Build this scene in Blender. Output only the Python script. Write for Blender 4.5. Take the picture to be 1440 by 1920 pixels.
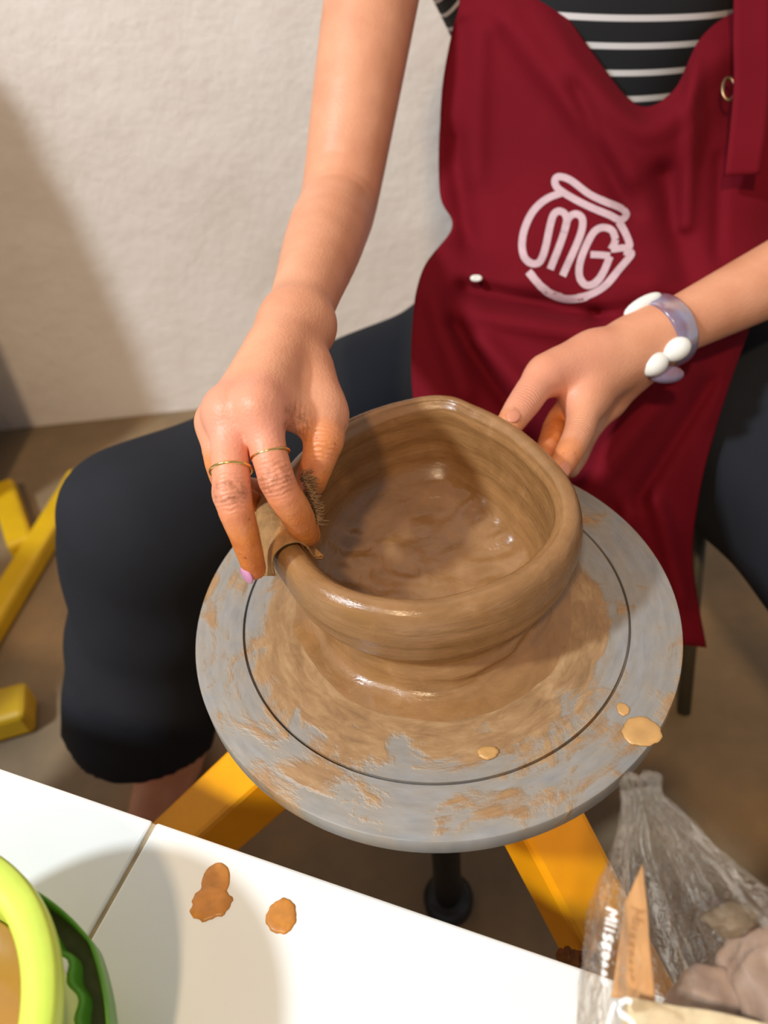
import bpy, bmesh, math, random
import numpy as np
from mathutils import Vector, Matrix
from mathutils.bvhtree import BVHTree

random.seed(7); rng = np.random.default_rng(7)
SC = bpy.context.scene
COL = SC.collection
for o in list(bpy.data.objects): bpy.data.objects.remove(o)

# ------------------------------------------------------------------ camera
FPX = 1450.0; PITCH = math.radians(43.45); ROLL = math.radians(-6.12); HD = 0.5   # HD: height of the wheel head
CAM = np.array([-.0243, -.3119, .3802 + HD])
FWD = np.array([0, math.cos(PITCH), -math.sin(PITCH)]); RI = np.array([1., 0, 0]); UPV = np.cross(RI, FWD)
CA = math.cos(ROLL)*RI + math.sin(ROLL)*UPV
CB = -math.sin(ROLL)*RI + math.cos(ROLL)*UPV
cam = bpy.data.cameras.new('camera'); camo = bpy.data.objects.new('camera', cam); COL.objects.link(camo)
cam.sensor_fit = 'VERTICAL'; cam.sensor_height = 24.0; cam.lens = FPX/1920*24.0
cam.clip_start = .01; cam.clip_end = 50
M = Matrix(((CA[0], CB[0], -FWD[0], CAM[0]), (CA[1], CB[1], -FWD[1], CAM[1]), (CA[2], CB[2], -FWD[2], CAM[2]), (0, 0, 0, 1)))
camo.matrix_world = M
cam.dof.use_dof = True; cam.dof.focus_distance = .43; cam.dof.aperture_fstop = cam.lens/4.8
SC.camera = camo

# ------------------------------------------------------------------ light
SC.view_settings.view_transform = 'Standard'; SC.view_settings.look = 'None'
SC.view_settings.gamma = 1; SC.view_settings.exposure = 0.15
SC.view_settings.use_curve_mapping = False
w = bpy.data.worlds.new('world'); SC.world = w; w.use_nodes = True
w.node_tree.nodes['Background'].inputs[0].default_value = (.98, .98, 1.0, 1)
w.node_tree.nodes['Background'].inputs[1].default_value = .34
def area(name, loc, target, size, power, col):
    l = bpy.data.lights.new(name, 'AREA'); l.shape = 'DISK'; l.size = size; l.energy = power; l.color = col
    o = bpy.data.objects.new(name, l); COL.objects.link(o); o.location = loc
    o.rotation_euler = (Vector(target)-Vector(loc)).to_track_quat('-Z', 'Y').to_euler(); return o
area('warm_ceiling_lamp_offscreen', (-.70, -1.95, 3.3), (0, .1, .5), .25, 50, (1, .75, .48))
area('cool_ceiling_lamp_offscreen', (-2.05, -.85, 2.9), (0, .1, .5), .25, 88, (.80, .91, 1))

# ------------------------------------------------------------------ helpers
def ray(x, y): return ((x-720)*CA - (y-960)*CB)/FPX + FWD
def D(x, y, t): return CAM + ray(x, y)*t                 # point at depth t
def ZP(x, y, z): d = ray(x, y); return CAM + d*(z-CAM[2])/d[2]

def tag(o, label=None, cat=None, group=None, kind=None):
    if label: o['label'] = label
    if cat: o['category'] = cat
    if group: o['group'] = group
    if kind: o['kind'] = kind
    return o
def empty(name, loc=(0, 0, 0)):
    o = bpy.data.objects.new(name, None); o.empty_display_size = .02; COL.objects.link(o); o.location = loc
    o.matrix_world = Matrix.Translation(Vector(loc)); return o
def obj(name, verts, faces, mat=None, parent=None, smooth=True):
    me = bpy.data.meshes.new(name); me.from_pydata([tuple(v) for v in verts], [], [tuple(f) for f in faces]); me.update()
    o = bpy.data.objects.new(name, me); COL.objects.link(o)
    if smooth: me.polygons.foreach_set('use_smooth', [True]*len(me.polygons))
    if mat: me.materials.append(mat)
    if parent: setparent(o, parent)
    return o
def setparent(o, p):
    o.parent = p; o.matrix_parent_inverse = world(p).inverted()
def world(o):
    m = Matrix.LocRotScale(o.location, o.rotation_euler, o.scale)
    return (world(o.parent) @ o.matrix_parent_inverse @ m) if o.parent else m
def from_bm(name, bm, mat=None, parent=None, smooth=True):
    bmesh.ops.recalc_face_normals(bm, faces=bm.faces)
    me = bpy.data.meshes.new(name); bm.to_mesh(me); bm.free()
    o = bpy.data.objects.new(name, me); COL.objects.link(o)
    if smooth: me.polygons.foreach_set('use_smooth', [True]*len(me.polygons))
    if mat: me.materials.append(mat)
    if parent: setparent(o, parent)
    return o
def grid_faces(nu, nv, closed_u=False):
    F = []
    for j in range(nv-1):
        for i in range(nu if closed_u else nu-1):
            i2 = (i+1) % nu
            F.append((j*nu+i, j*nu+i2, (j+1)*nu+i2, (j+1)*nu+i))
    return F
def lathe(name, prof, center, mat, parent=None, n=96, cap0=True, cap1=True):
    V = []; 
    for (r, z) in prof:
        for i in range(n):
            a = 2*math.pi*i/n; V.append((center[0]+r*math.cos(a), center[1]+r*math.sin(a), center[2]+z))
    F = grid_faces(n, len(prof), True)
    if cap0: F.append(tuple(range(n))[::-1])
    if cap1: F.append(tuple(range((len(prof)-1)*n, len(prof)*n)))
    return obj(name, V, F, mat, parent)
def box(name, size, mat, parent=None, mw=None, bevel=.003, seg=2):
    bm = bmesh.new(); bmesh.ops.create_cube(bm, size=1)
    bmesh.ops.scale(bm, vec=size, verts=bm.verts)
    if bevel: bmesh.ops.bevel(bm, geom=list(bm.edges), offset=bevel, segments=seg, profile=.5, affect='EDGES')
    if mw is not None: bmesh.ops.transform(bm, matrix=mw, verts=bm.verts)
    o = from_bm(name, bm, mat, parent, smooth=False); return o
def frame(p0, p1, upv=(0, 0, 1)):
    p0 = Vector(p0); p1 = Vector(p1); x = (p1-p0).normalized(); u = Vector(upv)
    y = u.cross(x).normalized(); z = x.cross(y)
    m = Matrix((x, y, z)).transposed().to_4x4(); m.translation = (p0+p1)/2; return m
def beam(name, p0, p1, wy, wz, mat, parent=None, bevel=.003, upv=(0, 0, 1)):
    L = (Vector(p1)-Vector(p0)).length
    return box(name, (L, wy, wz), mat, parent, frame(p0, p1, upv), bevel)
def catmull(P, n, closed=False):
    P = [np.asarray(p, float) for p in P]; out = []; N = len(P)
    m = N if closed else N-1
    for i in range(m):
        p0 = P[(i-1) % N] if (closed or i > 0) else 2*P[0]-P[1]
        p1 = P[i]; p2 = P[(i+1) % N]
        p3 = P[(i+2) % N] if (closed or i+2 < N) else 2*P[-1]-P[-2]
        for k in range(n):
            t = k/n
            out.append(.5*((2*p1)+(-p0+p2)*t+(2*p0-5*p1+4*p2-p3)*t*t+(-p0+3*p1-3*p2+p3)*t**3))
    if not closed: out.append(P[-1])
    return np.array(out)
def tube(name, path, rad, mat, parent=None, n=10, closed=False):
    path = np.asarray(path, float); V = []; N = len(path)
    rad = np.full(N, rad) if np.isscalar(rad) else np.asarray(rad)
    prev = None
    for i in range(N):
        a = path[(i-1) % N] if (closed or i > 0) else path[i]; b = path[(i+1) % N] if (closed or i < N-1) else path[i]
        t = b-a; t /= np.linalg.norm(t)+1e-12
        if prev is None:
            h = np.array([0, 0, 1.]) if abs(t[2]) < .9 else np.array([1., 0, 0]); u = np.cross(t, h)
        else: u = prev - t*(prev@t)
        u /= np.linalg.norm(u); prev = u; v = np.cross(t, u)
        for k in range(n):
            an = 2*math.pi*k/n; V.append(path[i]+rad[i]*(math.cos(an)*u+math.sin(an)*v))
    F = grid_faces(n, N, True)
    if closed:
        for k in range(n): F.append(((N-1)*n+k, (N-1)*n+(k+1) % n, (k+1) % n, k))
    else: F += [tuple(range(n))[::-1], tuple(range((N-1)*n, N*n))]
    return obj(name, V, F, mat, parent)
def ellipsoid(name, c, axes, mat, parent=None, u=20, v=12):
    bm = bmesh.new(); bmesh.ops.create_uvsphere(bm, u_segments=u, v_segments=v, radius=1)
    m = Matrix([Vector(a) for a in axes]).transposed().to_4x4(); m.translation = Vector(c)
    bmesh.ops.transform(bm, matrix=m, verts=bm.verts); return from_bm(name, bm, mat, parent)
def wob(P, s, seed=0):
    """smooth pseudo noise in -1..1 on an (n,3) array"""
    P = np.asarray(P)*s; r = np.random.default_rng(seed); out = np.zeros(len(P))
    for k in range(7):
        d = r.normal(size=3); d /= np.linalg.norm(d); f = r.uniform(.7, 1.9)
        d2 = r.normal(size=3)
        out += np.sin((P@d)*f*2*math.pi + r.uniform(0, 6.28) + .9*np.sin((P@d2)*2.1))
    return out/4.5

# ------------------------------------------------------------------ signed distance surfaces (for bodies and cloth)
def cone(p, a, b, r1, r2):
    a = np.asarray(a, float); b = np.asarray(b, float); ba = b-a; t = np.clip(((p-a)@ba)/(ba@ba+1e-12), 0, 1)
    return np.linalg.norm(p-a-t[:, None]*ba, axis=1) - (r1+t*(r2-r1))
def ball(p, c, r): return np.linalg.norm(p-np.asarray(c), axis=1)-r
def ell(p, c, r):
    q = (p-np.asarray(c))/np.asarray(r); k0 = np.linalg.norm(q, axis=1); k1 = np.linalg.norm(q/np.asarray(r), axis=1)+1e-9
    return k0*(k0-1)/k1
def smin(a, b, k):
    h = np.clip(.5+.5*(b-a)/k, 0, 1); return b+(a-b)*h - k*h*(1-h)
def chain(p, pts, rads, k=.004):
    d = None
    for i in range(len(pts)-1):
        c = cone(p, pts[i], pts[i+1], rads[i], rads[i+1]); d = c if d is None else smin(d, c, k)
    return d
def spl(p, pts, rads, n=3):
    q = catmull([np.append(a, r) for a, r in zip(pts, rads)], n); d = None
    for i in range(len(q)-1):
        c = cone(p, q[i][:3], q[i+1][:3], q[i][3], q[i+1][3]); d = c if d is None else np.minimum(d, c)
    return d
def crease(p, a, b, w, depth): return depth*np.exp(-(cone(p, a, b, 0, 0)/w)**2)
def isosurface(fn, lo, hi, h, B=8):
    lo = np.asarray(lo, float); hi = np.asarray(hi, float); nb = np.ceil((hi-lo)/(h*B)).astype(int)
    I = np.stack(np.meshgrid(*[np.arange(n) for n in nb], indexing='ij'), -1).reshape(-1, 3)
    cen = lo+(I+.5)*h*B; keep = []
    for s in range(0, len(I), 100000): keep.append(np.abs(fn(cen[s:s+100000])) < h*B*1.25+.004)
    I = I[np.concatenate(keep)]
    g = np.stack(np.meshgrid(*[np.arange(B+1)]*3, indexing='ij'), -1)
    vals = np.empty((len(I), B+1, B+1, B+1))
    for s in range(0, len(I), 300):
        P = lo+(I[s:s+300, None, None, None, :]*B+g[None])*h
        vals[s:s+300] = fn(P.reshape(-1, 3)).reshape(-1, B+1, B+1, B+1)
    NB = nb*B+2
    key = lambda G: ((G[..., 0]+1)*(NB[1]+2)+(G[..., 1]+1))*(NB[2]+2)+(G[..., 2]+1)
    cs = [(a, b, c) for a in (0, 1) for b in (0, 1) for c in (0, 1)]
    cor = np.stack([vals[:, a:a+B, b:b+B, c:c+B] for a, b, c in cs], -1); neg = cor < 0
    act = neg.any(-1) & ~neg.all(-1); bi, x, y, z = np.nonzero(act)
    G = I[bi]*B+np.stack([x, y, z], -1); cv = cor[bi, x, y, z]
    acc = np.zeros((len(G), 3)); cnt = np.zeros(len(G)); off = np.array(cs, float)
    for i in range(8):
        for j in range(i+1, 8):
            if np.abs(off[i]-off[j]).sum() != 1: continue
            a, b = cv[:, i], cv[:, j]; m = (a < 0) != (b < 0)
            t = np.where(m, a/np.where(m, a-b, 1), 0)
            acc += m[:, None]*(off[i]+t[:, None]*(off[j]-off[i])); cnt += m
    V = lo+(G+acc/cnt[:, None])*h
    K = key(G); order = np.argsort(K); K = K[order]; V = V[order]
    F = []
    for ax in range(3):
        s0 = [slice(0, B)]*3; s1 = [slice(0, B)]*3; s1[ax] = slice(1, B+1)
        a = vals[(slice(None), *s0)]; b = vals[(slice(None), *s1)]
        bi, x, y, z = np.nonzero((a < 0) != (b < 0)); fl = a[bi, x, y, z] < 0
        G = I[bi]*B+np.stack([x, y, z], -1); u, v = [(1, 2), (2, 0), (0, 1)][ax]
        eu = np.zeros(3, int); eu[u] = 1; ev = np.zeros(3, int); ev[v] = 1
        q = np.stack([key(G-eu-ev), key(G-ev), key(G), key(G-eu)], -1)
        ix = np.clip(np.searchsorted(K, q), 0, len(K)-1); ok = (K[ix] == q).all(-1)
        ix[~fl] = ix[~fl][:, ::-1]; F.append(ix[ok])
    return V, np.concatenate(F)
def np_obj(name, V, F, mat, parent=None):
    me = bpy.data.meshes.new(name)
    me.vertices.add(len(V)); me.vertices.foreach_set('co', np.asarray(V, np.float32).ravel())
    F = np.asarray(F); me.loops.add(F.size); me.loops.foreach_set('vertex_index', F.astype(np.int32).ravel())
    me.polygons.add(len(F)); me.polygons.foreach_set('loop_start', np.arange(len(F), dtype=np.int32)*F.shape[1])
    me.polygons.foreach_set('loop_total', np.full(len(F), F.shape[1], np.int32))
    me.polygons.foreach_set('use_smooth', np.ones(len(F), bool)); me.update(calc_edges=True); me.validate()
    o = bpy.data.objects.new(name, me); COL.objects.link(o); me.materials.append(mat)
    if parent: setparent(o, parent)
    return o
def attr(o, name, vals):
    a = o.data.attributes.new(name, 'FLOAT', 'POINT'); a.data.foreach_set('value', np.asarray(vals, np.float32))

# ------------------------------------------------------------------ materials
def srgb(r, g, b):
    f = lambda c: (c/255/12.92) if c/255 <= .04045 else ((c/255+.055)/1.055)**2.4
    return (f(r), f(g), f(b), 1)
class NT:
    def __init__(s, name):
        s.m = bpy.data.materials.new(name); s.m.use_nodes = True; s.t = s.m.node_tree; s.N = s.t.nodes
        s.b = s.N['Principled BSDF']; s.out = s.N['Material Output']
    def n(s, typ, **kw):
        nd = s.N.new(typ)
        for k, v in kw.items():
            if k in nd.inputs: s.set(nd.inputs[k], v)
            else: setattr(nd, k, v)
        return nd
    def set(s, inp, v):
        if hasattr(v, 'is_linked') or isinstance(v, bpy.types.NodeSocket): s.t.links.new(v, inp)
        else:
            if inp.type == 'RGBA' and not hasattr(v, '__len__'): v = (v, v, v, 1)
            inp.default_value = v
    def P(s, **kw):
        for k, v in kw.items(): s.set(s.b.inputs[k.replace('_', ' ')], v)
        return s
    def co(s, kind='Object'): return s.n('ShaderNodeTexCoord').outputs[kind]
    def noise(s, vec, scale, detail=4, rough=.55, dist=0):
        return s.n('ShaderNodeTexNoise', Vector=vec, Scale=scale, Detail=detail, Roughness=rough, Distortion=dist).outputs['Fac']
    def ramp(s, fac, stops, interp='LINEAR'):
        nd = s.n('ShaderNodeValToRGB', Fac=fac); cr = nd.color_ramp; cr.interpolation = interp
        while len(cr.elements) < len(stops): cr.elements.new(.5)
        for e, (p, c) in zip(cr.elements, stops): e.position = p; e.color = c if hasattr(c, '__len__') else (c, c, c, 1)
        return nd.outputs['Color']
    def mix(s, fac, a, b, typ='MIX'):
        nd = s.N.new('ShaderNodeMix'); nd.data_type = 'RGBA'; nd.blend_type = typ
        s.set(nd.inputs[0], fac); s.set(nd.inputs[6], a); s.set(nd.inputs[7], b); return nd.outputs[2]
    def math(s, op, a, b=0.0, c=None, clamp=False):
        nd = s.N.new('ShaderNodeMath'); nd.operation = op; nd.use_clamp = clamp; s.set(nd.inputs[0], a); s.set(nd.inputs[1], b)
        if c is not None: s.set(nd.inputs[2], c)
        return nd.outputs[0]
    def bump(s, h, strength=.3, dist=.002):
        nd = s.n('ShaderNodeBump', Height=h, Strength=strength, Distance=dist); s.set(s.b.inputs['Normal'], nd.outputs[0]); return s
def simple(name, col, rough=.5, metal=0, nscale=0, namp=.12, bump=0, bscale=200, **kw):
    m = NT(name); c = m.co()
    if nscale:
        f = m.noise(c, nscale, 5)
        dark = tuple(x*(1-namp*2) for x in col[:3])+(1,); lite = tuple(min(1, x*(1+namp*1.5)) for x in col[:3])+(1,)
        m.P(Base_Color=m.ramp(f, [(.3, dark), (.7, lite)]))
    else: m.P(Base_Color=col)
    m.P(Roughness=rough, Metallic=metal, **kw)
    if bump: m.bump(m.noise(c, bscale, 6), bump)
    return m.m

def wall_mat():
    m = NT('plaster'); c = m.co(); f = m.noise(c, 3.2, 6, .6); f2 = m.noise(c, 14, 5)
    col = m.mix(m.math('MULTIPLY', f2, .45), m.ramp(f, [(.3, srgb(226, 212, 200)), (.55, srgb(240, 229, 220)), (.75, srgb(246, 239, 232))]), srgb(230, 214, 200))
    m.P(Base_Color=col, Roughness=.85); m.bump(m.noise(c, 9, 8, .65), .6, .012); return m.m
def floor_mat():
    m = NT('concrete'); c = m.co(); f = m.noise(c, 4.5, 5); f2 = m.noise(c, 60, 4)
    col = m.ramp(f, [(.3, srgb(118, 98, 72)), (.5, srgb(140, 116, 86)), (.68, srgb(172, 138, 96))])
    m.P(Base_Color=m.mix(m.math('MULTIPLY', f2, .3), col, srgb(96, 80, 60)), Roughness=.7); m.bump(f2, .2); return m.m
def skin_mat():
    m = NT('skin'); c = m.co()
    base = m.ramp(m.noise(c, 28, 5), [(.3, srgb(208, 140, 104)), (.7, srgb(224, 158, 122))])
    pink = m.n('ShaderNodeAttribute', attribute_name='pink').outputs['Fac']
    base = m.mix(m.math('MULTIPLY', pink, .55), base, srgb(232, 150, 128))
    clay = m.n('ShaderNodeAttribute', attribute_name='clay').outputs['Fac']
    nz = m.noise(c, 95, 6, .6)
    f = m.math('MULTIPLY', clay, m.ramp(nz, [(.25, .65), (.6, 1.0)]))
    col = m.mix(f, base, m.ramp(m.noise(c, 60, 5), [(.3, srgb(192, 100, 36)), (.7, srgb(230, 140, 62))]))
    mud = m.n('ShaderNodeAttribute', attribute_name='mud').outputs['Fac']
    mf = m.math('MULTIPLY', mud, m.ramp(m.noise(c, 170, 6, .7), [(.42, 0.0), (.60, .75)]), clamp=True)
    col = m.mix(mf, col, srgb(150, 90, 52))
    sp = m.ramp(m.n('ShaderNodeTexVoronoi', Vector=c, Scale=140).outputs['Distance'], [(.03, 1.0), (.13, 0.0)])
    col = m.mix(m.math('MULTIPLY', sp, m.math('MULTIPLY', clay, .75)), col, srgb(96, 52, 26))
    m.P(Base_Color=col, Roughness=.48, Subsurface_Weight=.12, Subsurface_Scale=.006)
    m.b.inputs['Subsurface Radius'].default_value = (1, .35, .2)
    wr = m.n('ShaderNodeTexVoronoi', Vector=c, Scale=520).outputs['Distance']
    fo = m.n('ShaderNodeAttribute', attribute_name='fold').outputs['Fac']; fm = m.n('ShaderNodeAttribute', attribute_name='foldm').outputs['Fac']
    fs = m.math('SINE', m.math('ADD', m.math('MULTIPLY', fo, 2500.0), m.math('MULTIPLY', m.noise(c, 150, 3), 9.0)))
    h = m.math('ADD', m.mix(.5, wr, m.noise(c, 180, 5)), m.math('MULTIPLY', m.math('MULTIPLY', fs, fm), .8))
    m.bump(h, .25, .0012); return m.m
def clay_mat(name='wet_clay', rings=True, dark=1.0):
    m = NT(name); c = m.co(); sx = m.n('ShaderNodeSeparateXYZ', Vector=c)
    st = m.n('ShaderNodeMapping', Vector=c); st.inputs['Scale'].default_value = (1, 1, 7)
    f = m.noise(st.outputs[0], 26, 6, .6, .6); f2 = m.noise(c, 42, 6, .6, 1.4)
    col = m.mix(.5, m.ramp(f, [(.25, srgb(122, 86, 48)), (.5, srgb(146, 104, 60)), (.75, srgb(166, 120, 74))]),
                m.ramp(f2, [(.3, srgb(126, 90, 54)), (.65, srgb(156, 114, 72)), (.8, srgb(176, 138, 102))]))
    m.P(Base_Color=col, Roughness=m.math('ADD', m.math('MULTIPLY', f2, .30), .10), Specular_IOR_Level=.6)
    h = m.math('ADD', f, m.math('MULTIPLY', m.noise(st.outputs[0], 90, 4), .35)) if rings else f2
    m.bump(h, .45, .0022); return m.m
def wheel_mat():
    m = NT('wheel_head_metal'); c = m.co(); s = m.n('ShaderNodeSeparateXYZ', Vector=c)
    r = m.math('SQRT', m.math('ADD', m.math('MULTIPLY', s.outputs[0], s.outputs[0]), m.math('MULTIPLY', s.outputs[1], s.outputs[1])))
    cx = m.math('DIVIDE', s.outputs[0], r); cy = m.math('DIVIDE', s.outputs[1], r)
    pol = m.n('ShaderNodeCombineXYZ', X=m.math('MULTIPLY', cx, 1.3), Y=m.math('MULTIPLY', cy, 1.3), Z=m.math('MULTIPLY', r, 42)).outputs[0]
    sm = m.noise(pol, 1.6, 7, .62, .5); bl = m.noise(c, 26, 6, .62, .8)
    # clay smeared thick near the bowl, thinning outwards
    fall = m.ramp(r, [(.080, 1.1), (.100, .66), (.118, .38), (.15, .29)])
    cov = m.math('ADD', fall, m.math('ADD', m.math('MULTIPLY', m.math('SUBTRACT', sm, .5), 1.5), m.math('MULTIPLY', m.math('SUBTRACT', bl, .5), 1.7)))
    k = m.ramp(cov, [(.40, 0.0), (.60, 1.0)])
    film = m.ramp(cov, [(.0, 0.05), (.5, .65)])
    metal = m.ramp(m.noise(pol, 6, 6, .6), [(.3, srgb(126, 126, 127)), (.7, srgb(150, 150, 152))])
    clay = m.ramp(m.noise(pol, 3.4, 7, .65, .4), [(.28, srgb(128, 96, 64)), (.5, srgb(158, 122, 84)), (.75, srgb(186, 152, 112))])
    col = m.mix(k, m.mix(film, metal, srgb(158, 142, 120)), clay)
    m.P(Base_Color=col, Metallic=m.math('MULTIPLY', m.math('SUBTRACT', 1.0, k), .12), Roughness=m.mix(k, .46, .42))
    m.bump(m.math('ADD', m.math('MULTIPLY', k, .8), m.math('MULTIPLY', m.noise(pol, 9, 5), .18)), .5, .0012); return m.m
def fabric(name, a, b, rough=.85, scale=900, bump=.15, big=9):
    m = NT(name); c = m.co(); f = m.noise(c, big, 4)
    m.P(Base_Color=m.ramp(f, [(.3, a), (.7, b)]), Roughness=rough, Specular_IOR_Level=.12)
    m.bump(m.noise(c, scale, 3), bump, .0006); return m.m
def shirt_mat():
    m = NT('striped_jersey'); c = m.co(); s = m.n('ShaderNodeSeparateXYZ', Vector=c)
    side = m.math('MAXIMUM', m.math('SUBTRACT', .105, s.outputs[0]), 0.0)
    h = m.math('ADD', m.math('ADD', s.outputs[2], m.math('MULTIPLY', s.outputs[0], .10)), m.math('MULTIPLY', side, 1.7))
    fr = m.math('FRACT', m.math('ADD', m.math('DIVIDE', h, .0213), SHIRT_PHASE))
    m.P(Base_Color=m.ramp(fr, [(.0, srgb(24, 25, 29)), (.74, srgb(24, 25, 29)), (.77, srgb(226, 222, 222)), (.97, srgb(226, 222, 222)), (1, srgb(24, 25, 29))]), Roughness=.85)
    m.bump(m.noise(c, 900, 3), .12, .0006); return m.m
SHIRT_PHASE = .35
def plastic_film():
    m = NT('clear_film'); c = m.co()
    an = m.n('ShaderNodeAttribute', attribute_name='around').outputs['Fac']; al = m.n('ShaderNodeAttribute', attribute_name='along').outputs['Fac']
    sv = m.n('ShaderNodeCombineXYZ', X=m.math('MULTIPLY', m.math('COSINE', an), 2.6), Y=m.math('MULTIPLY', m.math('SINE', an), 2.6), Z=m.math('MULTIPLY', al, 1.6)).outputs[0]
    tr = m.n('ShaderNodeBsdfTransparent', Color=(.985, .965, .935, 1)).outputs[0]
    gl = m.n('ShaderNodeBsdfGlossy', Color=(1, 1, 1, 1), Roughness=.09)
    bp = m.n('ShaderNodeBump', Height=m.math('ADD', m.noise(sv, 3.2, 4, .55, .8), m.math('MULTIPLY', m.noise(c, 70, 4, .6, 1.2), .25)), Strength=.8, Distance=.010); m.t.links.new(bp.outputs[0], gl.inputs['Normal'])
    df = m.n('ShaderNodeBsdfDiffuse', Color=srgb(250, 244, 236)).outputs[0]
    fz = m.n('ShaderNodeFresnel', IOR=1.45); m.t.links.new(bp.outputs[0], fz.inputs['Normal'])
    a = m.n('ShaderNodeMixShader', Fac=.01); m.t.links.new(tr, a.inputs[1]); m.t.links.new(df, a.inputs[2])
    b = m.n('ShaderNodeMixShader', Fac=m.math('MULTIPLY', fz.outputs[0], .40, clamp=True)); m.t.links.new(a.outputs[0], b.inputs[1]); m.t.links.new(gl.outputs[0], b.inputs[2])
    m.t.links.new(b.outputs[0], m.out.inputs[0]); return m.m

WALL = wall_mat(); FLOOR = floor_mat(); SKIN = skin_mat(); CLAY = clay_mat(); WHEEL = wheel_mat()
CLAYIN = clay_mat('clay_lump', False)
MAROON = fabric('maroon_canvas', srgb(102, 11, 24), srgb(114, 15, 29))
DENIM = fabric('charcoal_cotton', srgb(33, 34, 38), srgb(41, 42, 47), big=6)
SHIRT = shirt_mat()
YELLOW = simple('yellow_paint', srgb(252, 164, 0), .42, nscale=22, namp=.05, bump=.12, bscale=60)
YELLOW2 = simple('old_yellow_paint', srgb(214, 168, 10), .5, nscale=14, namp=.06)
BLACK = simple('black_steel', srgb(26, 26, 26), .45, nscale=30)
DARKRUB = simple('dark_rubber', srgb(52, 50, 46), .8, nscale=20, bump=.3, bscale=150)
STEEL = simple('brown_painted_steel', srgb(70, 62, 44), .5, nscale=20)
LIME = simple('lime_plastic', srgb(206, 228, 88), .32, nscale=60, namp=.03, bump=.06, bscale=240, Subsurface_Weight=.08, Subsurface_Scale=.01)
GREEN = simple('green_plastic', srgb(98, 160, 48), .33, nscale=40, namp=.10)
GOLD = simple('gold', srgb(224, 186, 116), .2, 1.0)
BRASS = simple('brass', srgb(150, 120, 90), .35, 1.0)
WHITEINK = simple('white_print', srgb(202, 172, 178), .8, nscale=120, namp=.05)
INK = simple('white_ink', srgb(250, 250, 248), .6)
LILAC = simple('lilac_polish', srgb(206, 140, 178), .22)
NAIL = simple('bare_nail', srgb(214, 140, 110), .3)
PEARL = simple('white_stone', srgb(236, 234, 226), .22, nscale=40, namp=.05)
def table_mat():
    m = NT('white_laminate'); c = m.co()
    spk = m.ramp(m.n('ShaderNodeTexVoronoi', Vector=c, Scale=62).outputs['Distance'], [(.025, 1.0), (.05, 0.0)])
    msk = m.ramp(m.noise(c, 9, 3), [(.5, 0.0), (.62, 1.0)])
    base = m.ramp(m.noise(c, 7, 5), [(.3, srgb(232, 230, 224)), (.7, srgb(240, 239, 235))])
    m.P(Base_Color=m.mix(m.math('MULTIPLY', m.math('MULTIPLY', spk, msk), .7), base, srgb(120, 110, 100)), Roughness=.28)
    m.bump(m.noise(c, 40, 4), .03); return m.m
TABLE = table_mat()
GROUT = simple('brown_grout', srgb(170, 150, 120), .9, nscale=80)
LEATHER = simple('chamois_leather', srgb(176, 128, 74), .8, nscale=120, namp=.14, bump=.5, bscale=420)
FRINGE = simple('wet_fringe', srgb(156, 120, 82), .7, nscale=150, namp=.2)
WATER = simple('slip_water', srgb(172, 122, 58), .12, nscale=24, namp=.06)
DROP = simple('slip_drop', srgb(196, 128, 52), .35, nscale=160, namp=.10)
HAIR = simple('dark_hair', srgb(34, 26, 22), .5, nscale=60)
FILM = plastic_film()
KRAFT = simple('brown_card', srgb(206, 152, 96), .8, nscale=40, namp=.1, bump=.2)
CREAM = simple('cream_paper', srgb(240, 220, 182), .8, nscale=110, namp=.06, bump=.3)
PINKCLAY = simple('pinkish_clay', srgb(168, 140, 122), .55, nscale=30, namp=.16, bump=.6, bscale=60)
DARKCLAY = simple('brown_clay', srgb(112, 92, 68), .6, nscale=50, namp=.2, bump=.6, bscale=60)
CRUMB = simple('clay_crumb', srgb(126, 74, 30), .9, nscale=160, namp=.25, bump=.5)
SHADOW_DRUM = simple('shadow_drum_grey', srgb(120, 118, 116), .5, nscale=10)
def band_mat():
    m = NT('mauve_resin'); c = m.co()
    m.P(Base_Color=m.ramp(m.noise(c, 60, 3), [(.35, srgb(150, 104, 110)), (.65, srgb(150, 140, 168))]), Roughness=.2, Transmission_Weight=.35); return m.m
BAND = band_mat()

# ------------------------------------------------------------------ the room
def plane(name, pts, mat, thick, nrm):
    n = Vector(nrm)*thick; V = [Vector(p) for p in pts]; V += [v-n for v in V]
    F = [(0, 1, 2, 3), (7, 6, 5, 4), (0, 4, 5, 1), (1, 5, 6, 2), (2, 6, 7, 3), (3, 7, 4, 0)]
    o = obj(name, V, F, mat, smooth=False); tag(o, kind='structure'); return o
WY = .97
plane('floor', [(-2.6, -2.2, 0), (2.6, -2.2, 0), (2.6, WY, 0), (-2.6, WY, 0)], FLOOR, .06, (0, 0, 1))
plane('wall_back', [(-2.6, WY, 0), (2.6, WY, 0), (2.6, WY, 3.4), (-2.6, WY, 3.4)], WALL, .1, (0, -1, 0))

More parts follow.
